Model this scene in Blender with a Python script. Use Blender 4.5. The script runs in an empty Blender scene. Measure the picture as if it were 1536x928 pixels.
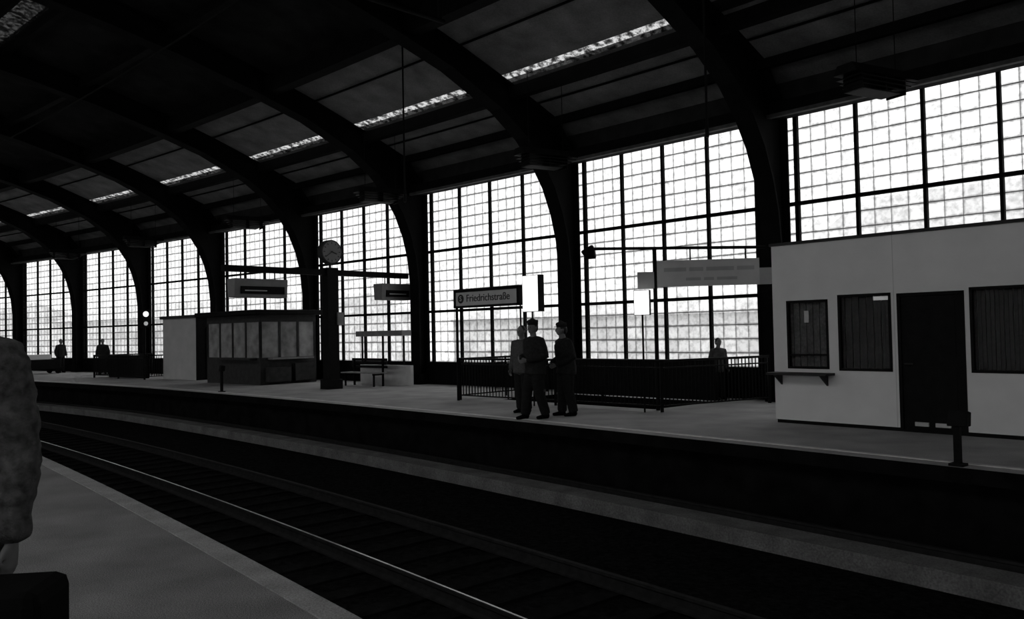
import bpy, math, random
from math import sin, cos, asin, pi, radians, sqrt
from mathutils import Vector, Matrix, noise
random.seed(3)
sc = bpy.context.scene
try:
    sc.view_settings.view_transform = 'Standard'
    sc.view_settings.look = 'None'
except Exception as e:
    print(e)
R = 200.0
TH = radians(40)
CX, CY = -R*cos(TH), -R*sin(TH)
def PL(L, off, z=0.0):
    r = R+off; a = asin(L/r)
    return Vector((CX+r*cos(TH+a), CY+r*sin(TH+a), z))
def PS(s, off, z=0.0):
    r = R+off; a = s/217.0
    return Vector((CX+r*cos(TH+a), CY+r*sin(TH+a), z))
def rotF(L, off):   # local +Y points to the glazed wall, -Y faces the tracks
    return TH+asin(L/(R+off))-pi/2
def rotN(L, off):   # local +X points to the wall, -Y looks back down the platform
    return TH+asin(L/(R+off))
def zroof(o): return 10.9-(o+1)**2*0.01165

# ---------------------------------------------------------------- materials
def mat(name, v, rough=0.8, scale=8.0, amp=0.25, bump=0.0, metal=0.0, spec=0.3, scale2=None, fine=0.0):
    m = bpy.data.materials.new(name); m.use_nodes = True
    nt = m.node_tree; b = nt.nodes['Principled BSDF']
    tc = nt.nodes.new('ShaderNodeTexCoord')
    n = nt.nodes.new('ShaderNodeTexNoise'); n.inputs['Scale'].default_value = scale
    n.inputs['Detail'].default_value = 6
    nt.links.new(tc.outputs['Object'], n.inputs['Vector'])
    r = nt.nodes.new('ShaderNodeValToRGB')
    lo, hi = v*(1-amp), v*(1+amp)
    r.color_ramp.elements[0].position = 0.3; r.color_ramp.elements[1].position = 0.7
    r.color_ramp.elements[0].color = (lo, lo, lo, 1); r.color_ramp.elements[1].color = (hi, hi, hi, 1)
    nt.links.new(n.outputs['Fac'], r.inputs['Fac'])
    col = r.outputs['Color']
    if fine > 0:
        n3 = nt.nodes.new('ShaderNodeTexNoise'); n3.inputs['Scale'].default_value = scale2 or 60; n3.inputs['Detail'].default_value = 2
        nt.links.new(tc.outputs['Object'], n3.inputs['Vector'])
        mr = nt.nodes.new('ShaderNodeMapRange'); mr.inputs['From Min'].default_value = .3; mr.inputs['From Max'].default_value = .7
        mr.inputs['To Min'].default_value = 1-fine; mr.inputs['To Max'].default_value = 1+fine
        nt.links.new(n3.outputs['Fac'], mr.inputs['Value'])
        vm = nt.nodes.new('ShaderNodeVectorMath'); vm.operation = 'SCALE'
        nt.links.new(col, vm.inputs[0]); nt.links.new(mr.outputs['Result'], vm.inputs['Scale'])
        col = vm.outputs['Vector']
    nt.links.new(col, b.inputs['Base Color'])
    b.inputs['Roughness'].default_value = rough
    b.inputs['Metallic'].default_value = metal
    b.inputs['Specular IOR Level'].default_value = spec
    if bump > 0:
        n2 = nt.nodes.new('ShaderNodeTexNoise'); n2.inputs['Scale'].default_value = scale2 or scale*6
        n2.inputs['Detail'].default_value = 4
        nt.links.new(tc.outputs['Object'], n2.inputs['Vector'])
        bp = nt.nodes.new('ShaderNodeBump'); bp.inputs['Strength'].default_value = bump
        bp.inputs['Distance'].default_value = 0.02
        nt.links.new(n2.outputs['Fac'], bp.inputs['Height'])
        nt.links.new(bp.outputs['Normal'], b.inputs['Normal'])
    return m
def emis(name, v, s):
    m = bpy.data.materials.new(name); m.use_nodes = True
    b = m.node_tree.nodes['Principled BSDF']
    b.inputs['Base Color'].default_value = (v, v, v, 1)
    b.inputs['Emission Color'].default_value = (1, 1, 1, 1)
    b.inputs['Emission Strength'].default_value = s
    return m
def glassmat(name, lo, hi, scale, mixd=0.1, p0=0.35, p1=0.6, cells=False):
    m = bpy.data.materials.new(name); m.use_nodes = True
    nt = m.node_tree; nt.nodes.clear(); N = nt.nodes.new; K = nt.links.new
    out = N('ShaderNodeOutputMaterial')
    tc = N('ShaderNodeTexCoord')
    n = N('ShaderNodeTexNoise'); n.inputs['Scale'].default_value = scale; n.inputs['Detail'].default_value = 8
    n.inputs['Roughness'].default_value = 0.65
    K(tc.outputs['Object'], n.inputs['Vector'])
    r = N('ShaderNodeValToRGB')
    r.color_ramp.elements[0].position = p0; r.color_ramp.elements[1].position = p1
    r.color_ramp.elements[0].color = (lo, lo, lo, 1); r.color_ramp.elements[1].color = (hi, hi, hi, 1)
    K(n.outputs['Fac'], r.inputs['Fac'])
    t = N('ShaderNodeBsdfTransparent')
    K(r.outputs['Color'], t.inputs['Color'])
    if cells:  # each small pane has its own tone; edge darkening paints grime and glare-softened bars
        sn = N('ShaderNodeVectorMath'); sn.operation = 'FLOOR'; K(tc.outputs['UV'], sn.inputs[0])
        wn = N('ShaderNodeTexWhiteNoise'); wn.noise_dimensions = '3D'; K(sn.outputs[0], wn.inputs['Vector'])
        mr = N('ShaderNodeMapRange'); mr.inputs['To Min'].default_value = .72; mr.inputs['To Max'].default_value = 1.0
        K(wn.outputs['Value'], mr.inputs['Value'])
        fr = N('ShaderNodeVectorMath'); fr.operation = 'FRACTION'; K(tc.outputs['UV'], fr.inputs[0])
        sp = N('ShaderNodeSeparateXYZ'); K(fr.outputs[0], sp.inputs[0])
        ds = []
        for ax in ('X','Y'):
            a = N('ShaderNodeMath'); a.operation = 'SUBTRACT'; K(sp.outputs[ax], a.inputs[0]); a.inputs[1].default_value = .5
            c = N('ShaderNodeMath'); c.operation = 'ABSOLUTE'; K(a.outputs[0], c.inputs[0]); ds.append(c)
        xs = N('ShaderNodeMath'); xs.operation = 'MULTIPLY'; xs.inputs[1].default_value = .90; K(ds[0].outputs[0], xs.inputs[0])
        n5 = N('ShaderNodeTexNoise'); n5.inputs['Scale'].default_value = 9; n5.inputs['Detail'].default_value = 3
        K(tc.outputs['Object'], n5.inputs['Vector'])
        ns = N('ShaderNodeMath'); ns.operation = 'MULTIPLY_ADD'; ns.inputs[1].default_value = .16; ns.inputs[2].default_value = -.08
        K(n5.outputs['Fac'], ns.inputs[0])
        mx_ = N('ShaderNodeMath'); mx_.operation = 'MAXIMUM'; K(xs.outputs[0], mx_.inputs[0]); K(ds[1].outputs[0], mx_.inputs[1])
        ad = N('ShaderNodeMath'); ad.operation = 'ADD'; K(mx_.outputs[0], ad.inputs[0]); K(ns.outputs[0], ad.inputs[1])
        e = N('ShaderNodeMapRange'); e.interpolation_type = 'SMOOTHSTEP'
        e.inputs['From Min'].default_value = .33; e.inputs['From Max'].default_value = .49
        e.inputs['To Min'].default_value = 1.0; e.inputs['To Max'].default_value = .34
        K(ad.outputs[0], e.inputs['Value'])
        mm = N('ShaderNodeMath'); mm.operation = 'MULTIPLY'; K(mr.outputs['Result'], mm.inputs[0]); K(e.outputs['Result'], mm.inputs[1])
        vm = N('ShaderNodeVectorMath'); vm.operation = 'SCALE'
        K(r.outputs['Color'], vm.inputs[0]); K(mm.outputs[0], vm.inputs['Scale'])
        K(vm.outputs['Vector'], t.inputs['Color'])
    d = N('ShaderNodeBsdfDiffuse'); d.inputs['Color'].default_value = (.3, .3, .3, 1)
    mx = N('ShaderNodeMixShader'); mx.inputs[0].default_value = mixd
    K(t.outputs[0], mx.inputs[1]); K(d.outputs[0], mx.inputs[2])
    K(mx.outputs[0], out.inputs['Surface'])
    return m

M_steel = mat('dark_painted_steel', .006, .7, 4, .3, spec=.03)
M_bar = mat('glazing_bar_steel', .2, .6, 4, .3)
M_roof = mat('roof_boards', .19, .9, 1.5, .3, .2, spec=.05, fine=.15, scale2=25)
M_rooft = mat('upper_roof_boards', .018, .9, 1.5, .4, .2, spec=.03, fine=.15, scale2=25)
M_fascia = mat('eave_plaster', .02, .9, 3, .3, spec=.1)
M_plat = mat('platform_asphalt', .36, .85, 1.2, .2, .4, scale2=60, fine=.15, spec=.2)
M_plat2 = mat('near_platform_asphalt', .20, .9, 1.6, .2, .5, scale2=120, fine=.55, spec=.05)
M_coping = mat('coping_stone', .27, .85, 3, .2, .3, spec=.05, fine=.3, scale2=80)
M_white = mat('white_edge_paint', .6, .7, 6, .2)
M_ballast = mat('ballast', .009, .95, 14, .6, 1.0, scale2=25, spec=0)
M_face = mat('platform_face', .007, .95, 3, .4, .3, spec=0)
M_rail = mat('rail_steel', .5, .3, 10, .2, 0, .9)
M_railrust = mat('rail_rust', .02, .8, 10, .3, spec=.05)
M_sleeper = mat('sleeper_wood', .012, .9, 6, .4, .5, spec=0)
M_strip = mat('walkway_concrete', .14, .9, 2.5, .25, .4, spec=0, fine=.25, scale2=40)
M_booth = mat('white_booth_panel', .68, .7, 2, .05, .05, spec=.1)
M_hut = mat('pale_hut_panel', .45, .7, 2, .08, .05, spec=.1)
M_seam = mat('panel_joint', .5, .7, 2, .05)
M_dark = mat('dark_joinery', .007, .6, 6, .3, spec=.06)
M_dark2 = mat('charcoal_paint', .03, .6, 6, .3, spec=.15)
M_gut = mat('gutter_zinc', .07, .6, 6, .3, spec=.1)
M_mid = mat('mid_grey_paint', .2, .6, 5, .2)
M_light = mat('light_grey_paint', .5, .6, 5, .1)
M_disp = mat('display_grey_paint', .2, .6, 5, .1)
M_curt = mat('curtain_cloth', .035, .9, 20, .5)
M_curt2 = mat('pale_curtain_cloth', .13, .9, 20, .4)
M_sign = mat('sign_face', .48, .5, 3, .08)
M_signg = mat('sign_dim_face', .33, .5, 3, .1)
M_clockf = mat('clock_dial', .16, .5, 3, .1)
M_kio = mat('kiosk_display', .24, .6, 2.5, .45)
M_text = mat('sign_ink', .02, .6, 5, .1)
M_glow = emis('lit_panel', .8, 1.3)
M_glow2 = emis('dim_lit_panel', .6, .25)
M_skin = mat('skin', .17, .6, 20, .08)
M_unif = mat('dark_uniform_cloth', .022, .9, 25, .3, .3, spec=.1)
M_trou = mat('dark_trousers', .015, .9, 25, .3, .3, spec=.1)
M_jacl = mat('grey_jacket_cloth', .08, .9, 25, .25, .3, spec=.1)
M_coat = mat('mottled_coat_cloth', .09, .9, 30, .5, .4, spec=.05)
M_hair = mat('dark_hair', .02, .7, 60, .4)
M_shoe = mat('black_leather', .005, .8, 20, .2, spec=.03)
M_eye = mat('eye_dark', .01, .2, 20, .1)
M_bldg = mat('hazed_plaster', .88, .9, .5, .03)  # frosted-glass haze painted into these outdoor colours as near-white tones
M_bldgd = mat('hazed_opening', .84, .8, 1, .04)
M_bldgr = mat('hazed_roof_tile', .84, .9, 1, .04)
M_ground = mat('hazed_street', .75, .9, .3, .08)  # street paled by the same painted haze
M_gl = glassmat('dirty_wire_glass', .64, .98, 7, .05, .34, .55, cells=True)
M_glc = glassmat('fill_skylight_glass', .85, .98, 3, .03)
M_sky = glassmat('grimy_skylight_glass', .12, .72, 6, .12, .40, .55)
M_sky2 = glassmat('very_grimy_skylight_glass', .01, .22, 6, .12, .40, .60)
M_clear = glassmat('booth_glass', .6, .85, 3, .12)

# ---------------------------------------------------------------- mesh tools
class MB:
    def __init__(s): s.v = []; s.f = []; s.m = []
    def add(s, vs, fs, m=0):
        o = len(s.v); s.v += [tuple(x) for x in vs]
        for f in fs: s.f.append(tuple(i+o for i in f)); s.m.append(m)
        return s
    def box(s, x0, x1, y0, y1, z0, z1, m=0, mt=None):
        vs = [Vector(p) for p in ((x0,y0,z0),(x1,y0,z0),(x1,y1,z0),(x0,y1,z0),(x0,y0,z1),(x1,y0,z1),(x1,y1,z1),(x0,y1,z1))]
        if mt: vs = [mt @ p for p in vs]
        return s.add(vs, [(0,3,2,1),(4,5,6,7),(0,1,5,4),(1,2,6,5),(2,3,7,6),(3,0,4,7)], m)
    def cyl(s, p0, p1, r0, r1=None, n=12, m=0):
        p0 = Vector(p0); p1 = Vector(p1); r1 = r0 if r1 is None else r1
        d = (p1-p0).normalized(); a = Vector((0,0,1)) if abs(d.z) < .9 else Vector((1,0,0))
        x = d.cross(a).normalized(); y = d.cross(x)
        vs = []
        for p, r in ((p0,r0),(p1,r1)):
            for i in range(n):
                t = 2*pi*i/n; vs.append(p+x*cos(t)*r+y*sin(t)*r)
        fs = [(i,(i+1)%n,n+(i+1)%n,n+i) for i in range(n)]+[tuple(range(n))[::-1],tuple(range(n,2*n))]
        return s.add(vs, fs, m)
    def beam(s, p0, p1, w, h, m=0):
        p0 = Vector(p0); p1 = Vector(p1); d = p1-p0; L = d.length; d.normalize()
        up = Vector((0,0,1)) if abs(d.z) < .95 else Vector((0,1,0))
        x = d.cross(up).normalized(); y = x.cross(d)
        mt = Matrix.Translation(p0) @ Matrix((x, d, y)).transposed().to_4x4()
        return s.box(-w/2, w/2, 0, L, -h/2, h/2, m, mt)
    def prism(s, pts, x0, x1, m=0):
        n = len(pts)
        vs = [(x0,p[0],p[1]) for p in pts]+[(x1,p[0],p[1]) for p in pts]
        fs = [(i,(i+1)%n,n+(i+1)%n,n+i) for i in range(n)]+[tuple(range(n))[::-1],tuple(range(n,2*n))]
        return s.add(vs, fs, m)
    def loft(s, pts, ref=(1,0,0), n=12, m=0):
        ref = Vector(ref); P = [Vector(p[0]) for p in pts]; vs = []; k = len(P)
        dirs = []
        for i in range(k):
            a = P[max(i-1,0)]; b = P[min(i+1,k-1)]; dirs.append((b-a).normalized())
        for i in range(k):
            d = dirs[i]; x = (ref-d*ref.dot(d))
            if x.length < .05: x = Vector((0,1,0))-d*d.y
            x.normalize(); y = d.cross(x)
            for j in range(n):
                t = 2*pi*j/n; vs.append(P[i]+x*cos(t)*pts[i][1]+y*sin(t)*pts[i][2])
        fs = []
        for i in range(k-1):
            for j in range(n): fs.append((i*n+j, i*n+(j+1)%n, (i+1)*n+(j+1)%n, (i+1)*n+j))
        vs.append(P[0]-dirs[0]*min(pts[0][1],pts[0][2])*.6); vs.append(P[-1]+dirs[-1]*min(pts[-1][1],pts[-1][2])*.6)
        a, b = len(vs)-2, len(vs)-1
        for j in range(n):
            fs.append((a,(j+1)%n,j)); fs.append((b,(k-1)*n+j,(k-1)*n+(j+1)%n))
        return s.add(vs, fs, m)
    def ell(s, c, r, n=10, m=0, zmin=-1.0):
        c = Vector(c); vs = []; fs = []; seg = 2*n
        ph = [pi*i/n for i in range(n+1)]
        for p in ph:
            cz = cos(p); rr = sin(p)
            if cz < zmin: cz = zmin
            for j in range(seg):
                t = 2*pi*j/seg
                vs.append(c+Vector((rr*cos(t)*r[0], rr*sin(t)*r[1], cz*r[2])))
        for i in range(n):
            for j in range(seg): fs.append((i*seg+j, (i+1)*seg+j, (i+1)*seg+(j+1)%seg, i*seg+(j+1)%seg))
        return s.add(vs, fs, m)
    def obj(s, name, mats, loc=(0,0,0), rz=0.0, parent=None, smooth=False, bevel=0.0, clean=False):
        me = bpy.data.meshes.new(name); me.from_pydata(s.v, [], s.f)
        if not isinstance(mats, (list, tuple)): mats = [mats]
        for q in mats: me.materials.append(q)
        me.polygons.foreach_set('material_index', s.m)
        me.polygons.foreach_set('use_smooth', [smooth]*len(s.f))
        me.update()
        if clean:
            import bmesh
            bm = bmesh.new(); bm.from_mesh(me); bmesh.ops.remove_doubles(bm, verts=bm.verts, dist=1e-5)
            bmesh.ops.recalc_face_normals(bm, faces=bm.faces); bm.to_mesh(me); bm.free()
        o = bpy.data.objects.new(name, me); sc.collection.objects.link(o)
        o.location = loc; o.rotation_euler = (0, 0, rz)
        if parent: o.parent = parent
        if bevel:
            b = o.modifiers.new('bevel', 'BEVEL'); b.width = bevel; b.segments = 2; b.limit_method = 'ANGLE'
        return o
def tag(o, label, cat, group=None, kind=None):
    o['label'] = label; o['category'] = cat
    if group: o['group'] = group
    if kind: o['kind'] = kind
    return o
def empty(name, loc, rz=0.0):
    e = bpy.data.objects.new(name, None); sc.collection.objects.link(e); e.location = loc; e.rotation_euler = (0,0,rz)
    e.empty_display_size = .3
    return e
def copy_thing(o, loc, rz=None):
    c = o.copy(); sc.collection.objects.link(c); c.location = loc
    if rz is not None: c.rotation_euler = (0,0,rz)
    for ch in list(o.children):
        k = ch.copy(); sc.collection.objects.link(k); k.parent = c; k.matrix_parent_inverse = ch.matrix_parent_inverse.copy()
    return c
def cylp(name, p0, p1, r, m, parent, n=12):
    b = MB(); b.cyl(p0, p1, r, n=n); return b.obj(name, m, parent=parent)
def boxp(name, dims, m, parent, bevel=0.0):
    b = MB(); b.box(*dims); return b.obj(name, m, parent=parent, bevel=bevel)
def sweep(name, prof, s0, s1, mats, step=1.0, k=0.0, smooth=False):
    b = MB(); n = len(prof); N = max(2, int((s1-s0)/step)+1); vs = []
    for i in range(N):
        s = s0+(s1-s0)*i/(N-1)
        for (o, z) in prof: vs.append(PS(s, o+k*min(max(s,-5),32), z))
    fs = []
    for i in range(N-1):
        for j in range(n): fs.append((i*n+j, (i+1)*n+j, (i+1)*n+(j+1)%n, i*n+(j+1)%n))
    fs.append(tuple(range(n))); fs.append(tuple(range((N-1)*n, N*n))[::-1])
    b.add(vs, fs); return b.obj(name, mats, smooth=smooth, clean=True)
def rect(o0, o1, z0, z1): return [(o0,z0),(o1,z0),(o1,z1),(o0,z1)]
def text(body, size, loc, parent, m, name='lettering', align='LEFT', ext=.004):
    cu = bpy.data.curves.new('txt', 'FONT'); cu.body = body; cu.size = size; cu.extrude = ext; cu.align_x = align; cu.align_y = 'CENTER'
    t = bpy.data.objects.new('txt', cu); sc.collection.objects.link(t)
    bpy.context.view_layer.update()
    me = bpy.data.meshes.new_from_object(t.evaluated_get(bpy.context.evaluated_depsgraph_get()))
    bpy.data.objects.remove(t)
    me.materials.clear(); me.materials.append(m)
    o = bpy.data.objects.new(name, me); sc.collection.objects.link(o)
    o.location = loc; o.rotation_euler = (pi/2,0,0); o.parent = parent
    return o

# ---------------------------------------------------------------- people
def remesh_obj(mb, name, m, parent, voxel, sm=4, disp=0.0):
    o = mb.obj(name, m, smooth=True, clean=True)
    r = o.modifiers.new('r','REMESH'); r.mode = 'VOXEL'; r.voxel_size = voxel; r.use_smooth_shade = True
    s_ = o.modifiers.new('s','SMOOTH'); s_.iterations = sm; s_.factor = .5
    bpy.context.view_layer.update()
    me = bpy.data.meshes.new_from_object(o.evaluated_get(bpy.context.evaluated_depsgraph_get()))
    old = o.data; o.modifiers.clear(); o.data = me
    bpy.data.meshes.remove(old)
    me.materials.clear(); me.materials.append(m)
    if disp:
        for v in me.vertices:
            p = v.co; d = noise.noise(Vector((p.x*6,p.y*6,p.z*18)))*disp+noise.noise(Vector((p.x*16,p.y*16,p.z*34)))*disp*.4
            v.co = p+v.normal*d
    me.polygons.foreach_set('use_smooth', [True]*len(me.polygons))
    o.parent = parent
    return o
def person(loc, rz, sc_, pose, top, trou, label, cap=False, voxel=.013, jd=.006, long_coat=False, bulk=1.12):
    e = empty('person', loc, rz); e.scale = (sc_,)*3; tag(e, label, 'person')
    V = Vector; K = bulk
    lean = pose.get('lean', 0.0)
    def T(p):
        p = V(p); dz = max(0, p.z-.95); return V((p.x, p.y-lean*dz, p.z))
    hd = pose.get('head', 0.0)
    def HR(p):
        c = V((0,-.01,1.5)); q_ = V(p)-c; q_ = Matrix.Rotation(hd,3,'Z') @ q_; return T(q_+c)
    body = MB()
    body.loft([(T((0,0,.86)),.15,.10),(T((0,.01,.95)),.165,.115),(T((0,0,1.08)),.14,.10),(T((0,0,1.25)),.16,.115),(T((0,0,1.38)),.175,.11),(T((0,.01,1.45)),.12,.085),(T((0,.0,1.50)),.06,.06),(T((0,-.01,1.58)),.058,.058)])
    body.ell(HR((0,-.02,1.675)), (.078,.097,.112)); body.ell(HR((0,-.055,1.61)), (.05,.055,.055))
    body.ell(HR((0,-.122,1.655)), (.014,.022,.024)); body.ell(HR((0,-.108,1.612)), (.026,.012,.010))
    for sx in (-1,1): body.ell(HR((sx*.077,0,1.665)), (.012,.022,.034))
    jk = MB(); hem = .62 if long_coat else .82
    tl = [(T((0,0,hem)),.19*K,.15*K),(T((0,.01,.95)),.185*K,.145*K),(T((0,0,1.08)),.175*K,.14*K),(T((0,0,1.25)),.19*K,.145*K),(T((0,0,1.38)),.195*K,.135*K),(T((0,.01,1.45)),.14*K,.105*K),(T((0,.005,1.50)),.085,.08)]
    jk.loft(tl)
    tr = MB(); tr.loft([(V((0,0,.80)),.15*K,.12*K),(V((0,.01,.93)),.165*K,.13*K),(V((0,0,1.0)),.155*K,.12*K)])
    shoes = []
    for sx, key in ((-1,'r'),(1,'l')):
        sh = T((sx*.190,0,1.42)); el = V(pose['el_'+key]); wr = V(pose['wr_'+key])
        mid = sh.lerp(el,.5); fm = el.lerp(wr,.35)
        body.loft([(T((sx*.10,0,1.42)),.06,.06),(sh,.058,.058),(mid,.048,.048),(el,.038,.038),(fm,.038,.038),(wr,.024,.028)], ref=(0,1,0))
        jk.loft([(T((sx*.10,0,1.42)),.08*K,.08*K),(sh,.078*K,.078*K),(mid,.068*K,.068*K),(el,.060*K,.060*K),(fm,.058*K,.058*K),(wr,.044*K,.044*K)], ref=(0,1,0))
        w = (wr-el).normalized(); inward = V((-sx,0,0)); side = w.cross(inward)
        if side.length < .2: side = w.cross(V((0,0,1)))
        side.normalize(); nrm = side.cross(w).normalized()
        if nrm.dot(inward) < 0: nrm = -nrm
        fw = side if side.y < 0 else -side
        pe = wr+w*.095
        body.loft([(wr,.024,.02),(wr+w*.04,.036,.016),(pe,.040,.014)], ref=tuple(fw))
        for k, ln in enumerate((.072,.082,.076,.06)):
            r0 = pe+fw*(.030-.020*k)-w*.01
            p1 = r0+w*ln*.5+nrm*.012; p2 = p1+(w*.6+nrm*.8).normalized()*ln*.55
            body.loft([(r0,.0098,.0098),(p1,.0095,.0095),(p2,.009,.009)], n=8)
        t0 = wr+w*.03+fw*.03; t1 = t0+(w+fw*.9).normalized()*.045; t2 = t1+(w+nrm*.4).normalized()*.035
        body.loft([(t0,.013,.013),(t1,.011,.011),(t2,.0095,.0095)], n=8)
        hp = V((sx*.09,0,.91)); kn = V(pose['kn_'+key]); an = V(pose['an_'+key])
        body.loft([(hp,.085,.09),(hp.lerp(kn,.5),.072,.075),(kn,.055,.055),(kn.lerp(an,.35),.054,.056),(an,.036,.038)])
        tr.loft([(hp,.100*K,.108*K),(hp.lerp(kn,.5),.090*K,.094*K),(kn,.077*K,.079*K),(kn.lerp(an,.4),.077*K,.079*K),(an+V((0,0,.0)),.068*K,.074*K)])
        tz = V(pose.get('toe_'+key,(0,-1,0))).normalized()
        body.loft([(an+V((0,.02,-.03)),.035,.035),(an+tz*.1+V((0,0,-.05)),.035,.025),(an+tz*.16+V((0,0,-.055)),.03,.02)])
        s2 = MB(); s2.loft([(an-tz*.055+V((0,0,-.045)),.04,.045),(an+V((0,0,-.03)),.045,.058),(an+tz*.09+V((0,0,-.05)),.05,.038),(an+tz*.19+V((0,0,-.06)),.042,.028)])
        shoes.append(s2)
    remesh_obj(body,'body',M_skin,e,voxel*.8,1)
    remesh_obj(jk,'jacket',top,e,voxel,3,jd)
    remesh_obj(tr,'trousers',trou,e,voxel*1.2,3,jd*.7)
    for s2 in shoes: s2.obj('shoe',M_shoe,parent=e,smooth=True)
    h = MB(); h.ell(HR((0,.006,1.692)),(.083,.099,.108),zmin=-.15); h.ell(HR((0,.045,1.66)),(.074,.062,.08))
    h.obj('hair', M_hair, parent=e, smooth=True)
    for sx in (-1,1):
        b = MB(); b.ell(HR((sx*.032,-.106,1.682)),(.012,.008,.008),n=6); b.obj('eye', M_eye, parent=e, smooth=True)
    if cap:
        b = MB(); c0 = HR((0,-.0,1.745))
        b.loft([(c0+V((0,0,-.02)),.088,.104),(c0+V((0,0,.02)),.09,.108),(c0+V((0,-.01,.04)),.10,.115),(c0+V((0,-.01,.055)),.09,.10)])
        f = HR((0,-.115,1.73)); b.ell(f,(.06,.04,.008))
        b.obj('cap', M_unif, parent=e, smooth=True)
    return e
walk = dict(el_r=(-.27,.02,1.15), wr_r=(-.12,-.24,1.12), el_l=(.27,.04,1.15), wr_l=(.12,-.26,1.08), kn_r=(-.10,-.12,.50), an_r=(-.11,-.16,.09), kn_l=(.10,.0,.5), an_l=(.11,.14,.09), lean=.04, head=.2)
stand = dict(el_r=(-.27,.03,1.14), wr_r=(-.08,-.24,1.05), el_l=(.27,.03,1.14), wr_l=(.10,-.24,1.0), kn_r=(-.10,-.05,.50), an_r=(-.12,-.05,.09), kn_l=(.10,-.0,.5), an_l=(.13,.08,.09), lean=.10, head=-.2)
relax = dict(el_r=(-.27,.03,1.14), wr_r=(-.28,-.05,.90), el_l=(.27,.03,1.14), wr_l=(.28,-.05,.90), kn_r=(-.09,-.02,.50), an_r=(-.10,.02,.09), kn_l=(.10,-.02,.5), an_l=(.12,.0,.09), lean=.02)
person((.42,15.95,0), radians(-55), 1.04, walk, M_unif, M_trou, 'person in dark uniform and cap, mid-stride with hands at the waist', cap=True, bulk=1.25)
person((.20,17.2,0), radians(-40), 1.0, relax, M_jacl, M_trou, 'person in a grey jacket standing close behind a companion', bulk=1.2)
person((1.04,16.4,0), radians(-70), 1.01, stand, M_unif, M_trou, 'person in dark uniform standing with hands held in front', cap=True, bulk=1.28)
person(PL(44.3,15.5), radians(20), .98, relax, M_unif, M_trou, 'person in dark clothes standing on the platform', voxel=.025)
person(PL(49.6,15.9), radians(60), 1.0, relax, M_unif, M_trou, 'person in dark clothes standing beside the trolley', voxel=.025)
person(PL(11.75,16.38), radians(20), .80, relax, M_jacl, M_trou, 'child in a grey jacket standing by the glazing', voxel=.02, bulk=1.1)
near = dict(el_r=(-.24,.05,1.15), wr_r=(-.2,-.1,.93), el_l=(.245,.03,1.12), wr_l=(.235,.0,.84), kn_r=(-.09,-.02,.50), an_r=(-.10,.02,.09), kn_l=(.10,-.02,.5), an_l=(.12,.0,.09), lean=.0)
person((-2.08,3.02,0), radians(0), 1.13, near, M_coat, M_trou, 'person in a mottled coat standing at the platform edge', voxel=.012, jd=.016, long_coat=True, bulk=1.12)

S0, S1 = -20.0, 76.0
cols = [-15.6, -9.1, -2.5, 3.95, 10.45, 16.75, 23.4, 29.85, 36.8, 43.4, 50.3, 57.3, 64.1, 71.0]

# ---------------------------------------------------------------- platforms and track bed
def far_edge(L): return 10.0+.03*min(max(L,-5),32)
Ls = sorted(set([float(x) for x in range(-20, 77)]) | {11.6, 16.3})
b = MB()
for i in range(len(Ls)-1):
    a0, a1 = Ls[i], Ls[i+1]
    cuts0 = [far_edge(a0), 13.7, 15.9, 17.2]; cuts1 = [far_edge(a1), 13.7, 15.9, 17.2]
    for j in range(3):
        if j == 1 and 11.6 <= (a0+a1)/2 <= 16.3: continue
        b.add([PS(a0,cuts0[j]), PS(a1,cuts1[j]), PS(a1,cuts1[j+1]), PS(a0,cuts0[j+1])], [(0,3,2,1)])
    b.add([PS(a0,cuts0[0]), PS(a1,cuts1[0]), PS(a1,cuts1[0],-.18), PS(a0,cuts0[0],-.18)], [(0,1,2,3)], 1)
    b.add([PS(a0,cuts0[0],-.18), PS(a1,cuts1[0],-.18), PS(a1,cuts1[0]+.3,-.18), PS(a0,cuts0[0]+.3,-.18)], [(0,1,2,3)], 1)
    b.add([PS(a0,cuts0[0]+.3,-.18), PS(a1,cuts1[0]+.3,-.18), PS(a1,cuts1[0]+.3,-1.05), PS(a0,cuts0[0]+.3,-1.05)], [(0,1,2,3)], 1)
q = [PS(11.6,13.7), PS(16.3,13.7), PS(16.3,15.9), PS(11.6,15.9)]
for i in range(4):
    p0, p1 = q[i], q[(i+1)%4]
    b.add([p0, p1, p1-Vector((0,0,3)), p0-Vector((0,0,3))], [(0,1,2,3)], 1)
tag(b.obj('floor', [M_plat, M_face], clean=True), 'grey asphalt island platform beside the glazed wall', 'platform', kind='structure')
tag(sweep('floor_platform', [(-19.2,-1.05),(2.22,-1.05),(2.22,0),(-19.2,0)], S0, S1, M_plat2, k=.05), 'grey asphalt platform the viewer stands on', 'platform', kind='structure')
tag(sweep('trim_1', rect(2.08,2.26,-.14,.010), S0, S1, M_coping, k=.05), 'pale stone coping along the platform edge', 'platform edge', kind='structure')
tag(sweep('trim_2', rect(10.28,10.38,.0,.008), S0, S1, M_white, k=.03), 'painted pale warning line along the platform edge', 'platform marking', kind='structure')
tag(sweep('floor_trackbed', rect(1.6,14.2,-1.25,-1.03), S0, S1, M_ballast), 'black sooty ballast bed between the platforms', 'track bed', kind='structure')
tag(sweep('trim_3', rect(8.52,8.98,-1.1,-.82), S0, S1, M_strip, k=.05), 'low concrete walkway strip between the tracks', 'walkway', kind='structure')

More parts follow.
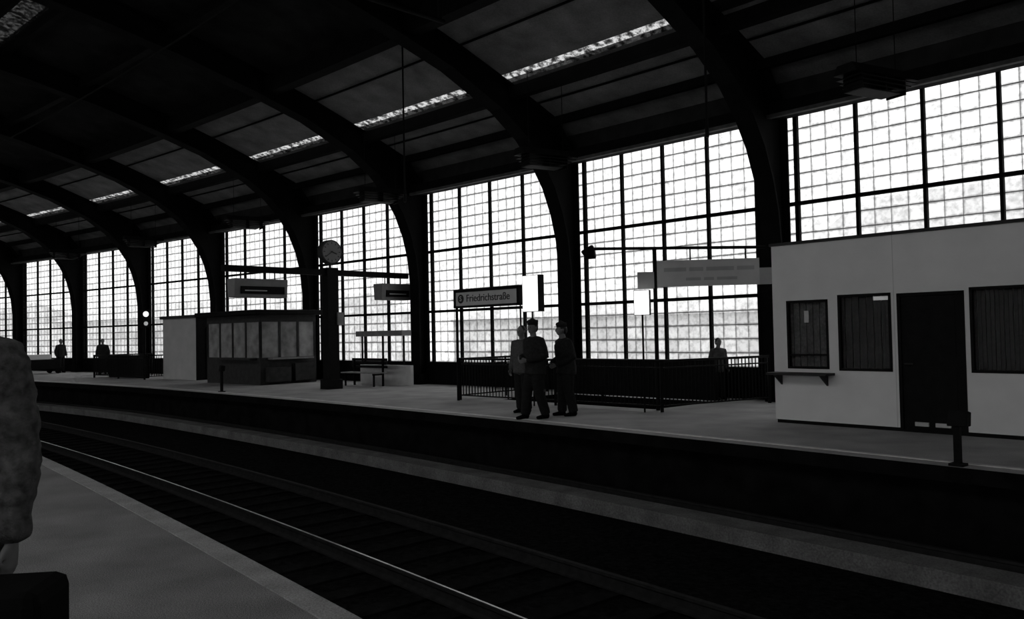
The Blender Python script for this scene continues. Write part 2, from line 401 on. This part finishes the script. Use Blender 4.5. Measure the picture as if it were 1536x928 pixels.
def railprof(o, zt=-.85, hw=.03):
    return [(o-.07,zt-.15),(o+.07,zt-.15),(o+.07,zt-.13),(o+.012,zt-.11),(o+.012,zt-.04),(o+hw,zt-.03),(o+hw,zt),(o-hw,zt),(o-hw,zt-.03),(o-.012,zt-.04),(o-.012,zt-.11),(o-.07,zt-.13)]
def rail(o, m, zt, lab, top=True):
    r = tag(sweep('rail', railprof(o,zt), S0, S1, M_railrust, k=.05), lab, 'rail', 'running rails')
    if top:
        t = sweep('polished_railhead', rect(o-.011,o+.011,zt,zt+.004), S0, S1, m, k=.05); t.parent = r
rail(4.55, M_rail, -.85, 'worn steel running rail catching a thin highlight')
rail(6.08, M_railrust, -.85, 'dull dark running rail on wooden sleepers', False)
rail(3.05, M_railrust, -.85, 'dull dark running rail on wooden sleepers', False)
rail(9.42, M_railrust, -.83, 'dull dark running rail beside the concrete walkway', False)
b = MB(); b.box(-.13,.13,-1.9,1.55,-.14,0)
sl = None
Lx = 1.5
while Lx < 52:
    oc = 4.6+.05*min(Lx,32)
    p = PS(Lx, oc, -1.002)
    rz = TH+Lx/217-pi/2
    if sl is None:
        sl = b.obj('railway_sleeper', M_sleeper, p, rz)
        tag(sl, 'dark weathered timber sleeper in black ballast', 'railway sleeper', 'timber sleepers under the rails')
    else: copy_thing(sl, p, rz)
    Lx += .68

# ---------------------------------------------------------------- far wall, roof
tag(sweep('wall_far', rect(16.95,17.25,-.1,.69), S0, S1, M_face), 'low dark masonry parapet under the glazing', 'wall', kind='structure')
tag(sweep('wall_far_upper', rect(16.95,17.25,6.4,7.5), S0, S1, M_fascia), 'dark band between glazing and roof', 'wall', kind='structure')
tag(sweep('wall_near', rect(-19.3,-19.05,-.1,.9), S0, S1, M_face), 'low masonry parapet on the other side of the hall', 'wall', kind='structure')
for nm, s in (('wall_light_stop', S0), ('wall_light_stop_far', S1)):  # added end walls, out of view, keep daylight from the open hall ends
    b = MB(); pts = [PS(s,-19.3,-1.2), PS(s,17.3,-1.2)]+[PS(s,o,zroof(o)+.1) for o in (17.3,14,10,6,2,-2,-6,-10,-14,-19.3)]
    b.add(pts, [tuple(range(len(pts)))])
    tag(b.obj(nm, M_fascia), 'unseen dark wall added to block light at the hall end', 'wall', kind='structure')
def roofpart(name, o0, o1, label, m=M_roof, t=.12, s0=S0, s1=S1):
    n = max(1, int(abs(o1-o0)/1.2)+1)
    os_ = [o0+(o1-o0)*i/n for i in range(n+1)]
    prof = [(o, zroof(o)) for o in os_]+[(o, zroof(o)+t) for o in reversed(os_)]
    return tag(sweep(name, prof, s0, s1, m, step=2), label, 'roof', kind='structure')
SK0, SK1 = 14.12, 14.46
roofpart('ceiling', SK1, 17.3, 'dim boarded roof panels above the glazed wall')
roofpart('ceiling_middle', 11.3, SK0, 'dim boarded roof panels above the platform', t=.03)
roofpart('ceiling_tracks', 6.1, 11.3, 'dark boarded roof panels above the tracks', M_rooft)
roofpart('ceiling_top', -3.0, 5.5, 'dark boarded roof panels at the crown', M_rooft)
roofpart('ceiling_near', -19.3, -9.5, 'dim boarded roof panels over the near side')
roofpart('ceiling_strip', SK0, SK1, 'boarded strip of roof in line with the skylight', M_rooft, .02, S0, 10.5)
roofpart('window_skylight_1', SK0, SK1, 'narrow grimy glass skylight strip in the roof', M_sky, .02, 10.5, S1)
roofpart('window_skylight_2', 5.5, 6.1, 'narrow grimy glass skylight strip in the roof', M_sky2, .02)
roofpart('window_fill_skylight', -9.5, -3.0, 'unseen broad skylight added over the near side to brighten the hall', M_glc, .02)  # added skylight, out of view, brightens the hall and booth front
tn = 4
for o, w, h, in ((16.1,.14,.22),(15.4,.05,.05),(14.62,.24,.32),(12.7,.05,.05),(11.3,.35,.5),(8.4,.2,.3),(6.25,.16,.2),(5.35,.12,.12),(1.6,.12,.2)):
    z = zroof(o)
    tag(sweep('trim_%d' % tn, rect(o-w/2,o+w/2,z-h,z-.01), S0, S1, M_steel, step=2), 'dark steel purlin running along the underside of the roof', 'roof beam', 'roof purlins', 'structure'); tn += 1
tag(sweep('trim_%d' % tn, rect(16.5,16.9,6.3,6.62), S0, S1, M_steel, step=2), 'dark steel eave beam along the top of the glazing', 'roof beam', kind='structure'); tn += 1
tag(sweep('trim_%d' % tn, rect(16.38,16.5,6.26,6.34), S0, S1, M_gut, step=2), 'dull steel gutter lip along the eave beam', 'gutter', kind='structure'); tn += 1

# arches
pairs = [((17.0,0),(16.62,0)),((17.0,3.3),(16.62,3.3)),((17.0,4.2),(16.52,4.2)),((17.0,4.9),(16.33,4.9)),((17.0,5.6),(16.02,5.6)),((17.0,6.5),(15.6,6.2)),
         ((16.2,zroof(16.2)),(15.0,6.8)),((14.9,zroof(14.9)),(14.1,7.4))]
for o in (12.6,11,9,7,5,3,1,-1): pairs.append(((o+.1,zroof(o+.1)),(o-.15,zroof(o)-.62)))
for o in (-3,-5,-7,-9,-11,-13,-15): pairs.append(((o,zroof(o)),(o,zroof(o)-.62)))
pairs += [((-19.0,zroof(-19)),(-17.5,5.6)),((-19,4),(-18.6,4)),((-19,0),(-18.6,0))]
def arch_mesh(cut):
    b = MB(); sub = pairs[cut[0]:cut[1]]
    for i in range(len(sub)-1):
        (a0,c0),(a1,c1) = sub[i], sub[i+1]
        b.prism([(a0[0]-17,a0[1]),(c0[0]-17,c0[1]),(c1[0]-17,c1[1]),(a1[0]-17,a1[1])], -.07, .07)
        p0 = Vector((0,c0[0]-17,c0[1])); p1 = Vector((0,c1[0]-17,c1[1]))
        b.beam(p0, p1, .46, .05)
        q0 = Vector((0,a0[0]-17.02,a0[1]-.02)); q1 = Vector((0,a1[0]-17.02,a1[1]-.02))
        b.beam(q0, q1, .46, .05)
    return b
arch = None
for s in cols:
    p = PS(s,17.0); rz = TH+s/217-pi/2
    if arch is None:
        arch = arch_mesh((1,len(pairs))).obj('steel_arch', M_steel, p, rz)
        tag(arch, 'dark riveted steel arch rib spanning the train hall', 'steel arch', 'steel arch ribs')
        c = arch_mesh((0,2)); c.box(-.26,.26,-.46,.02,0,.35); c.obj('column', M_steel, parent=arch)
    else: copy_thing(arch, p, rz)

# windows
def window(idx, s0, s1, off, mirror=False):
    p0 = PS(s0,off); p1 = PS(s1,off); mid = (p0+p1)/2; W = (p1-p0).length
    sm = (s0+s1)/2; rz = TH+sm/217-pi/2
    if mirror: x0, x1 = -W/2+.12, W/2-.12
    else: x0, x1 = -W/2+.08, W/2-.62
    zt = [.69,2.4,4.4,6.4]
    b = MB()
    xa = x0+.3; pit = (x1-xa)/4
    xs = [x0]+[xa+pit*i for i in range(5)]
    for i, x in enumerate(xs):
        w = .032 if 1 < i < 5 else .045
        b.box(x-w, x+w, -.05, .05, zt[0], zt[-1])
    b.box(x1, W/2, -.04, .05, zt[0], zt[-1]); b.box(-W/2, x0, -.04, .05, zt[0], zt[-1])
    for z in zt: b.box(x0, x1, -.05, .05, z-.04, z+.04)
    o = b.obj('window_%d' % idx, M_steel, mid, rz)
    tag(o, 'tall steel-framed glazed bay of small wired panes, glowing with daylight', 'window', kind='structure')
    g = MB()
    if not mirror:
        for i in range(1,5):
            for k in range(1,4):
                x = xs[i]+pit*k/4; g.box(x-.003, x+.003, -.004, .004, zt[0], zt[-1])
        z = 2.4-1.6667
        while z < 6.38:
            g.box(x0, x1, -.006, .006, z-.008, z+.008); z += 1/3
        g.obj('glazing_bars', M_bar, parent=o)
    q = MB(); q.add([(x0,.02,zt[0]),(x1,.02,zt[0]),(x1,.02,zt[-1]),(x0,.02,zt[-1])], [(0,1,2,3)])
    po = q.obj('glass_pane', M_gl, parent=o)
    uv = po.data.uv_layers.new(name='UVMap'); off_ = idx*31
    ua = (x0-xa)/pit*4
    for i, (u, z) in enumerate(((ua,zt[0]),(16,zt[0]),(16,zt[-1]),(ua,zt[-1]))): uv.data[i].uv = (u+off_, (z-2.4)*3+50)
n = 1
for i in range(len(cols)-1):
    window(n, cols[i], cols[i+1], 17.08); n += 1
for i in range(len(cols)-1):
    window(n, cols[i], cols[i+1], -19.15, True); n += 1

# ---------------------------------------------------------------- outside
b = MB(); b.add([(-260,-60,-7),(260,-60,-7),(260,300,-7),(-260,300,-7)], [(0,1,2,3)])
tag(b.obj('street_ground', M_ground), 'street level far below the viaduct', 'ground')
def building(L, off, w, d, h, gable):
    b = MB(); b.box(-w/2,w/2,0,d,-7,h)
    o = b.obj('building', M_bldg, PS(L,off), TH+L/217-pi/2)
    r = MB(); r.prism([(-.4,h),(d+.4,h),(d/2,h+gable)], -w/2-.3, w/2+.3); r.obj('roof', M_bldgr, parent=o)
    wi = MB(); x = -w/2+1.5
    while x < w/2-1:
        z = -5.5
        while z < h-2: wi.box(x,x+1.1,-.04,.05,z,z+1.7); z += 3.1
        x += 2.6
    wi.obj('building_windows', M_bldgd, parent=o)
    tag(o, 'plastered building with the haze of the glazing painted into its pale colours', 'building')
building(12, 36, 14, 10, 5.4, 2.6)
building(36, 44, 26, 12, 2.6, 1.4)
building(68, 34, 34, 12, 3.4, 1.6)
building(106, 30, 36, 12, 4.0, 1.6)

# ---------------------------------------------------------------- booth (white)
bp = Vector((.766*12.85-.643*8.22, .643*12.85+.766*8.22, 0)); brz = radians(42)-pi/2
booth = empty('platform_booth', bp, brz)
tag(booth, 'white panelled service booth with dark windows and door', 'booth')
W, D, H = 8.0, 3.0, 3.06
ops = [(.26,1.01,.94,2.1),(1.18,2.05,.92,2.16),(2.14,3.12,.04,2.14),(3.19,4.5,.93,2.18),(4.9,6.4,.93,2.18)]
b = MB()
x = 0.0
for (a,c,z0,z1) in ops:
    b.box(x,a,0,.08,.06,H); b.box(a,c,0,.08,z1,H)
    if z0 > .1: b.box(a,c,0,.08,.06,z0)
    x = c
b.box(x,W,0,.08,.06,H); b.box(0,.08,.08,D,.06,H); b.box(W-.08,W,.08,D,.06,H); b.box(.08,W-.08,D-.08,D,.06,H)
b.obj('booth_walls', M_booth, parent=booth)
boxp('booth_roof', (-.03,W+.03,-.03,D+.02,H,H+.05), M_dark2, booth)
boxp('plinth', (.02,W-.02,.02,D-.02,0,.06), M_dark, booth)
boxp('panel_seam', (2.09,2.10,-.003,.0,.06,H), M_seam, booth)
for k,(a,c,z0,z1) in enumerate(ops):
    if k == 2: continue
    f = MB(); w = .04
    f.box(a,a+w,-.01,.06,z0,z1); f.box(c-w,c,-.01,.06,z0,z1); f.box(a,c,-.01,.06,z0,z0+w); f.box(a,c,-.01,.06,z1-w,z1)
    if k == 0: f.box(a,c,-.008,.05,z0+.22,z0+.25)
    wo = f.obj('booth_window', M_dark, parent=booth)
    cu = MB(); x = a; j = 0
    while x < c-.01:
        cu.box(x,min(x+.05,c),.12+(j%2)*.02,.14+(j%2)*.02,z0,z1); x += .06; j += 1
    cu.obj('curtain', M_curt2 if k == 0 else M_curt, parent=wo)
    g = MB(); g.add([(a,.05,z0),(c,.05,z0),(c,.05,z1),(a,.05,z1)],[(0,1,2,3)]); g.obj('glass_pane', M_clear, parent=wo)
b = MB(); b.box(.02,1.1,-.32,0,.84,.88); b.prism([(-.26,.84),(0,.84),(0,.66)],.12,.15); b.prism([(-.26,.84),(0,.84),(0,.66)],.95,.98)
b.obj('counter_shelf', M_dark2, parent=booth)
boxp('notice', (.6,.68,-.03,-.01,1.72,1.92), M_light, booth)
boxp('reflection_glow', (1.74,1.98,.07,.11,2.05,2.11), M_glow2, booth)  # glowing bar standing in for a light reflection in the window
dr = MB(); a,c,z0,z1 = ops[2]
dr.box(a+.05,c-.05,.02,.06,z0,z1-.05); dr.box(a,a+.05,-.01,.07,z0,z1); dr.box(c-.05,c,-.01,.07,z0,z1); dr.box(a,c,-.01,.07,z1-.05,z1)
dr.box(a+.14,c-.14,.014,.02,1.15,2.0); dr.box(a+.14,c-.14,.014,.02,.25,1.0)
door = dr.obj('booth_door', M_dark, parent=booth)
boxp('door_strip', (a+.22,a+.42,-.005,.02,.10,.16), M_sign, door)  # two small pale strips low on the door
boxp('door_strip', (a+.52,a+.74,-.005,.02,.10,.16), M_sign, door)
b = MB(); b.cyl((a+.12,-.06,1.05),(a+.12,.02,1.05),.012); b.cyl((a+.12,-.06,1.05),(a+.24,-.06,1.05),.012); b.obj('door_handle', M_dark2, parent=door)

# ---------------------------------------------------------------- stair railing
def railing(name, pts, h, label, pitch=.12):
    o = PS(*pts[0]) ; e = empty(name, o); tag(e, label, 'railing')
    rr = MB(); bl = MB()
    P = [PS(a,c)-o for a,c in pts]; up = Vector((0,0,1)); spots = []
    for i in range(len(P)-1):
        p, q_ = P[i], P[i+1]; L = (q_-p).length
        rr.beam(p+up*h, q_+up*h, .06, .05); rr.beam(p+up*.12, q_+up*.12, .04, .03); rr.beam(p+up*(h-.14), q_+up*(h-.14), .03, .03)
        n_ = int(L/pitch)
        for k in range(1,n_):
            c = p+(q_-p)*k/n_; bl.box(c.x-.011,c.x+.011,c.y-.011,c.y+.011,.12,h)
        m_ = max(1,int(L/1.6))
        for k in range(m_+(1 if i == len(P)-2 else 0)): spots.append(p+(q_-p)*k/m_)
    rr.obj('handrail', M_dark, parent=e)
    bo = bl.obj('balusters', M_dark, parent=e); bo['kind'] = 'stuff'
    for c in spots: boxp('railing_post', (c.x-.03,c.x+.03,c.y-.03,c.y+.03,0,h+.03), M_dark, e)
    return e
railing('stair_railing', [(17.25,16.3),(17.15,13.05),(14.0,13.2),(11.1,13.3),(10.45,16.3)], 1.02, 'black iron balustrade around the platform stairwell', pitch=.10)
b = MB(); o = PS(11.6,15.97)
q0 = PS(11.6,15.97)-o; q1 = PS(16.6,15.97)-o
b.beam(q0+Vector((0,0,.48)), q1+Vector((0,0,.48)), .08, .92)
sp_ = b.obj('stairwell_parapet', M_dark, o); tag(sp_, 'solid dark metal parapet along the back of the stairwell', 'parapet')
b = MB()
for i in range(14):
    a0 = 16.3-.3*i; a1 = a0-.3; z = -.17*(i+1)
    pts = [PS(a0,13.72),PS(a1,13.72),PS(a1,15.88),PS(a0,15.88)]
    vs = [Vector((p.x,p.y,z)) for p in pts]+[Vector((p.x,p.y,z-.4)) for p in pts]
    b.add(vs, [(0,1,2,3),(7,6,5,4),(0,4,5,1),(1,5,6,2),(2,6,7,3),(3,7,4,0)])
tag(b.obj('stairs', M_face, clean=True), 'dark steps descending from the platform', 'stairs')
for off in (13.8, 15.8):
    o = PS(16.2,off); e = empty('stair_handrail', o); tag(e, 'dark sloping handrail beside the descending steps', 'handrail', 'stair handrails')
    p0 = PS(16.2,off,.8)-o; p1 = PS(12.2,off,-1.45)-o
    cylp('rail_tube', p0, p1, .025, M_dark, e)
    for t in (0,.35,.7,1):
        p = p0.lerp(p1,t); cylp('baluster', p, p-Vector((0,0,.80)), .018, M_dark, e)

# ---------------------------------------------------------------- station-name sign above the railing
sp = PL(16.75,12.9); srz = rotF(15.7,13.1)
e = empty('station_name_sign', sp, srz); tag(e, 'long pale station name sign with dark frame on posts', 'sign')
b = MB(); b.box(0,2.3,-.08,.08,2.28,2.33); b.box(0,2.3,-.08,.08,2.66,2.74); b.box(0,.07,-.08,.08,2.28,2.72); b.box(2.23,2.3,-.08,.08,2.28,2.72); b.obj('sign_frame', M_dark, parent=e)
boxp('sign_panel', (.07,2.23,-.06,.06,2.33,2.66), M_sign, e)
cylp('sign_post', (.03,0,0),(.03,0,2.3),.035, M_dark, e)
cylp('sign_post', (2.27,0,0),(2.27,0,2.3),.02, M_dark, e)
b = MB(); b.cyl((.26,-.062,2.5),(.26,-.068,2.5),.11,n=24); b.obj('sign_emblem', M_text, parent=e)
text('S', .17, (.26,-.072,2.5), e, M_sign, 'emblem_letter', 'CENTER')
text('Friedrichstraße', .25, (.46,-.066,2.5), e, M_text)
def litbox(loc, rz, w, h, z, sidew, label):
    e = empty('illuminated_sign', loc, rz); tag(e, label, 'sign', 'illuminated signs')
    boxp('lit_panel', (-w/2,w/2,-.06,.06,z,z+h), M_glow, e)
    b = MB(); b.box(-w/2-.01,-w/2,-.06,.08,z-.01,z+h+.01); b.box(w/2,w/2+sidew,-.06,.08,z-.01,z+h+.01); b.box(-w/2,w/2,-.06,.08,z+h,z+h+.01); b.box(-w/2,w/2,-.06,.08,z-.01,z)
    b.obj('sign_casing', M_dark, parent=e)
    cylp('sign_post', (0,0,0),(0,0,z),.02, M_dark, e)
litbox(PL(14.05,12.85), rotF(14.05,12.95), .48,.8,2.12,.06,'small white lit panel in a dark case')
litbox((2.62,16.75,0), radians(-20), .30,.48,1.96,.01,'small white lit panel beside the sign post')

# big direction sign
e = empty('direction_sign', (2.98,17.15,0), radians(-8)); tag(e, 'wide grey direction board with faint text lines on a post', 'sign')
boxp('sign_panel', (.02,2.06,-.07,.07,2.53,3.06), M_sign, e)
boxp('end_panel', (-.38,-.04,-.07,.07,2.5,2.84), M_signg, e)
boxp('end_panel', (2.06,2.30,-.07,.07,2.53,2.86), M_signg, e)
b = MB(); x = .16
for wd in (.45,.28,.55,.34): b.box(x,x+wd,-.075,-.07,2.83,2.91); x += wd+.06
x = .6
for wd in (.3,.2,.4): b.box(x,x+wd,-.075,-.07,2.64,2.70); x += wd+.06
b.obj('text_lines', M_signg, parent=e)
boxp('sign_post', (-.06,.02,-.06,.06,0,3.35), M_dark, e)
b = MB(); b.cyl((-1.3,0,3.36),(2.2,0,3.28),.032); b.cyl((-1.3,0,3.36),(-1.42,0,3.40),.02)
b.cyl((.7,0,3.06),(.7,0,3.32),.015); b.cyl((1.8,0,3.06),(1.8,0,3.29),.015)
arm = b.obj('support_arm', M_dark, parent=e)
b = MB(); b.loft([((-1.30,0,3.42),.04,.04),((-1.32,0,3.36),.09,.09),((-1.36,0,3.27),.16,.15),((-1.38,0,3.23),.17,.16)]); b.obj('lamp_head', M_dark, parent=e, smooth=True)

# ---------------------------------------------------------------- gantry with clock
gL, gO = 23.75, 13.8
gz = rotN(gL,gO); gp = PL(gL,gO)
e = empty('platform_gantry', gp, gz); tag(e, 'dark steel post with a crossbeam spanning the platform', 'gantry')
b = MB(); b.box(-.2,.2,-.16,.16,.25,3.8); b.box(-.27,.27,-.22,.22,0,.3); b.obj('gantry_post', M_dark, parent=e)
boxp('crossbeam', (-3.6,3.1,-.09,.09,3.56,3.74), M_dark, e)
boxp('post_plate', (.12,.34,-.22,-.16,2.0,2.4), M_mid, e)
c = empty('station_clock', gp+Vector((0,0,3.8)), gz); tag(c, 'round double-faced station clock on the gantry', 'clock')
b = MB(); b.cyl((0,0,0),(0,0,.2),.04); b.cyl((0,-.11,.5),(0,.11,.5),.38,n=40); b.obj('clock_case', M_dark2, parent=c)
b = MB(); b.cyl((0,-.112,.5),(0,-.118,.5),.34,n=40); b.obj('clock_face', M_clockf, parent=c)
b = MB()
for k in range(12):
    t = k*pi/6; mt = Matrix.Translation((0,-.12,.5)) @ Matrix.Rotation(t,4,'Y'); b.box(-.012,.012,-.003,.003,.25,.31,0,mt)
b.obj('hour_marks', M_text, parent=c)
for nm, t, l, w in (('hour_hand',1.9,.19,.016),('minute_hand',4.1,.28,.011)):
    b = MB(); mt = Matrix.Translation((0,-.124,.5)) @ Matrix.Rotation(t,4,'Y'); b.box(-w,w,-.003,.003,-.04,l,0,mt); b.obj(nm, M_text, parent=c)
def display(x0, x1, label):
    d = empty('train_indicator', gp, gz); tag(d, label, 'departure display', 'hanging departure displays')
    b = MB(); b.prism([(-.2,2.82),(.2,2.82),(.24,3.36),(-.24,3.36)], x0, x1); b.obj('display_housing', M_disp, parent=d, bevel=.02)
    boxp('display_screen', (x0+.18,x1-.12,-.25,-.2,2.92,3.14), M_dark, d)
    boxp('display_text', (x0+.3,x0+1.0,-.256,-.25,3.0,3.03), M_light, d)
    cylp('hanger', (x0+.3,0,3.34),(x0+.3,0,3.56),.02, M_dark, d)
    cylp('hanger', (x1-.3,0,3.34),(x1-.3,0,3.56),.02, M_dark, d)
display(-3.35,-1.65,'grey boxed departure display hanging from the crossbeam')
display(1.85,3.1,'grey boxed departure display hanging from the crossbeam')

# windscreen + bench
e = empty('platform_windscreen', PL(25.4,16.0), rotF(24,16)); tag(e, 'glazed windbreak with pale base and small grey canopy', 'windbreak')
boxp('base_panel', (0,2.7,-.06,.06,0,.66), M_light, e)
b = MB()
for x in (.05,1.2,2.3): b.box(x-.02,x+.02,-.03,.03,.66,1.62)
b.obj('screen_frame', M_dark, parent=e)
boxp('screen_canopy', (-.05,2.45,-.2,.2,1.62,1.80), M_mid, e)
e = empty('platform_bench', PL(25.1,15.0), rotF(24,15)); tag(e, 'slatted platform bench with dark frame', 'bench')
b = MB()
for y in (0,.12,.24,.36): b.box(0,1.9,y,y+.09,.42,.45)
b.obj('seat', M_mid, parent=e)
b = MB()
for z in (.58,.7,.82): b.box(0,1.9,.46,.49,z,z+.08)
b.obj('backrest', M_dark, parent=e)
for x in (.15,1.7):
    b = MB(); b.box(x,x+.05,.02,.46,.36,.42); b.box(x,x+.05,.04,.09,0,.38); b.box(x,x+.05,.4,.46,0,.9); b.obj('bench_leg', M_dark, parent=e)

# ---------------------------------------------------------------- kiosk
kp = PL(27.8,13.7); kz = rotF(29.5,13.7)
e = empty('newspaper_kiosk', kp, kz); tag(e, 'dark kiosk with flat overhanging roof and wrap-around windows', 'kiosk')
W, D = 3.7, 2.3
b = MB(); b.box(-W,0,0,D,0,.95); b.box(-W,0,0,D,2.2,2.45)
for x in (-W,-2.8,-1.9,-1.0,-.08):
    b.box(x,x+.08,0,.08,.95,2.2)
for y in (0,.75,1.5,D-.08): b.box(-.08,0,y,y+.08,.95,2.2)
b.box(-W,-.0,D-.06,D,.95,2.2); b.box(-W,-W+.06,0,D,.95,2.2)
b.obj('kiosk_body', M_dark2, parent=e)
boxp('kiosk_roof', (-W-.3,.35,-.35,D+.2,2.45,2.62), M_dark, e, bevel=.03)
for k in range(4):
    x0 = (-W+.08,-2.72,-1.82,-.92)[k]; x1 = (-2.8,-1.9,-1.0,-.08)[k]
    boxp('display_pane', (x0,x1,.03,.05,.95,2.2), M_kio, e)
for k in range(3):
    y0 = (.08,.83,1.58)[k]; y1 = (.75,1.5,D-.08)[k]
    boxp('display_pane', (-.05,-.03,y0,y1,.95,2.2), M_kio, e)
boxp('serving_counter', (-2.7,-.2,-.32,0,.88,.94), M_dark2, e)
boxp('serving_counter', (0,.3,.3,2.0,.88,.94), M_mid, e)
boxp('magazine_rack', (.0,.22,.2,1.1,.1,.6), M_dark2, e)
boxp('magazine_rack', (0,.18,1.3,2.1,.1,.72), M_dark2, e)
e = empty('platform_hut', PL(33.7,14.4), rotF(35,14.4)); tag(e, 'pale flat-roofed hut with one dark end', 'hut')
boxp('hut_body', (-2.7,0,0,1.6,.0,2.5), M_hut, e)
b = MB(); b.box(0,.06,0,1.6,.0,2.5); b.box(.06,.09,.4,1.2,.05,2.1); b.obj('dark_end_wall', M_dark, parent=e)
boxp('hut_roof', (-2.8,.15,-.1,1.7,2.5,2.62), M_dark2, e)
railing('stair_railing', [(41.9,16.4),(41.9,13.7),(37.2,13.7),(37.2,16.4)], 1.0, 'black iron balustrade around a second stairwell', pitch=.1)
e = empty('parapet_screen', PL(37.6,14.35), rotF(39,14.2)); tag(e, 'solid dark screen behind the balustrade', 'screen')
boxp('screen_panel', (-3.6,0,0,.08,0,.95), M_dark, e)
boxp('screen_cap', (-3.6,0,-.03,.11,.95,1.0), M_dark2, e)
e = empty('platform_signal_lamp', PL(38.9,14.85), rotN(39.0,14.8)); tag(e, 'small bright lamp unit on a dark pole', 'signal lamp')
cylp('pole', (0,0,0),(0,0,2.3),.04, M_dark, e)
boxp('lamp_case', (-.18,.18,-.1,.1,2.2,3.0), M_dark, e)
cylp('lens', (0,-.1,2.8),(0,-.13,2.8),.12, M_glow, e, 24)
cylp('lens', (0,-.1,2.38),(0,-.13,2.38),.09, M_glow2, e, 24)
e = empty('luggage_trolley', PL(49,14.6), rotN(49,14.6)); tag(e, 'dark luggage trolley stacked with a pale-topped box', 'trolley')
b = MB(); b.box(-1.1,1.1,-.5,.5,.25,.33); b.box(-1.1,-1.04,-.5,.5,.33,1.1); b.box(-1.0,.9,-.45,.45,.33,.75); b.obj('trolley_deck', M_dark, parent=e)
boxp('pale_box', (-.7,.5,-.4,.4,.75,1.0), M_booth, e)
for x in (-.8,.8):
    for y in (-.5,.45): cylp('wheel', (x,y,.14),(x,y+.05,.14),.14, M_shoe, e, 16)

def edgepost(L, off, h, label, lit, w=1.0):
    e = empty('edge_signal_post', PL(L,off), rotF(L,off)); tag(e, label, 'signal post')
    b = MB(); b.box(-.035,.035,-.035,.035,0,h-.13); b.box(-.08,.08,-.08,.08,0,.03); b.obj('post', M_dark, parent=e)
    b = MB(); b.prism([(-.07,h-.16),(.07,h-.16),(.09,h),(-.04,h+.03)], -.09*w, .13*w); b.obj('signal_head', M_dark, parent=e, bevel=.01)
    if lit: cylp('lens', (0,-.09,h-.07),(0,-.07,h-.07),.05, M_light, e, 16)
edgepost(4.15,10.25,.62,'short dark post with a small box head at the platform edge',False)
edgepost(25.5,11.2,.8,'short dark marker post at the platform edge',False,.6)

# ---------------------------------------------------------------- luminaires and hanging rods
lum = None
for L in (7.0,15.2,22.1,30.0,38.2,45.5):
    if lum is None:
        lum = empty('louvred_luminaire', PL(L,14.5,6.0), rotN(L,14.5)-.25)
        tag(lum, 'dark unlit louvred lamp housing hung from the roof', 'ceiling lamp', 'louvred lamps')
        b = MB(); b.prism([(-.16,.16),(.16,.16),(.24,0),(-.24,0)], -.8,.8); b.obj('lamp_housing', M_dark, parent=lum)
        b = MB()
        for k in range(4): b.box(-.72+.05*k,.72-.12*k,-.26+.02*k,.26-.02*k,-.07-.07*k,-.05-.07*k)
        for x in (-.6,0,.5): b.box(x-.01,x+.01,-.2,.2,-.28,0)
        b.obj('louvre', M_dark, parent=lum)
        cylp('hanger', (-.5,0,.16),(-.5,0,2.1),.008, M_dark, lum)
        cylp('hanger', (.5,0,.16),(.5,0,1.9),.008, M_dark, lum)
    else: copy_thing(lum, PL(L,14.5,6.0), rotN(L,14.5)-.25)
rod = None
for L in (8.75,17.5):
    p = PL(L,12.0,5.0)
    if rod is None:
        b = MB(); b.cyl((0,0,0),(0,0,3.93),.022); b.cyl((0,0,-.05),(0,0,.12),.035)
        rod = b.obj('hanging_conduit', M_dark, p); tag(rod, 'thin vertical conduit hanging from the roof', 'hanging rod', 'hanging conduits')
    else: copy_thing(rod, p)
tag(sweep('overhead_wire', rect(6.0,6.03,7.4,7.43), S0+1, S1-1, M_steel, step=2), 'thin overhead contact wire above the track', 'overhead wire', 'overhead wires')
o = PL(14,9.0,8.2)
e = empty('catenary_bracket', o, rotN(14,9)); tag(e, 'dark horizontal bracket tube hung from the roof over the tracks', 'bracket')
cylp('bracket_tube', (-5.2,0,0),(1.6,0,0),.05, M_dark, e)
for x, l, r in ((1.5,1.3,.05),(-2.5,2.0,.03),(-5,2.3,.03)): cylp('hanger', (x,0,0),(x,0,l),r, M_dark, e)

# suitcase
e = empty('travel_bag', (-1.76,2.66,0), radians(8)); e.scale = (1.0,1.0,1.08); tag(e, 'upright black travel bag standing on the platform', 'travel bag')
boxp('bag_body', (-.28,.28,-.15,.15,.05,.82), M_shoe, e, .04)
boxp('front_pocket', (-.2,.2,-.18,-.15,.15,.5), M_shoe, e, .02)
b = MB(); b.cyl((-.07,-.155,.74),(-.07,-.19,.74),.010); b.cyl((.07,-.155,.74),(.07,-.19,.74),.010); b.cyl((-.08,-.19,.74),(.08,-.19,.74),.013); b.obj('handle', M_shoe, parent=e)
for x in (-.2,.2): cylp('wheel', (x-.02,.05,.04),(x+.02,.05,.04),.04, M_shoe, e, 16)

# ---------------------------------------------------------------- world and camera
w = bpy.data.worlds.new('World'); sc.world = w; w.use_nodes = True
bg = w.node_tree.nodes['Background']; bg.inputs[0].default_value = (1,1,1,1); bg.inputs[1].default_value = 1.75
cd = bpy.data.cameras.new('Camera'); cam = bpy.data.objects.new('Camera', cd); sc.collection.objects.link(cam)
cd.sensor_width = 36; cd.lens = 36*1250/1536; cd.clip_end = 1000
rot = Matrix.Rotation(radians(90+1.59),4,'X') @ Matrix.Rotation(radians(-1.15),4,'Z')
cam.matrix_world = Matrix.Translation((0,0,1.65)) @ rot
sc.camera = cam
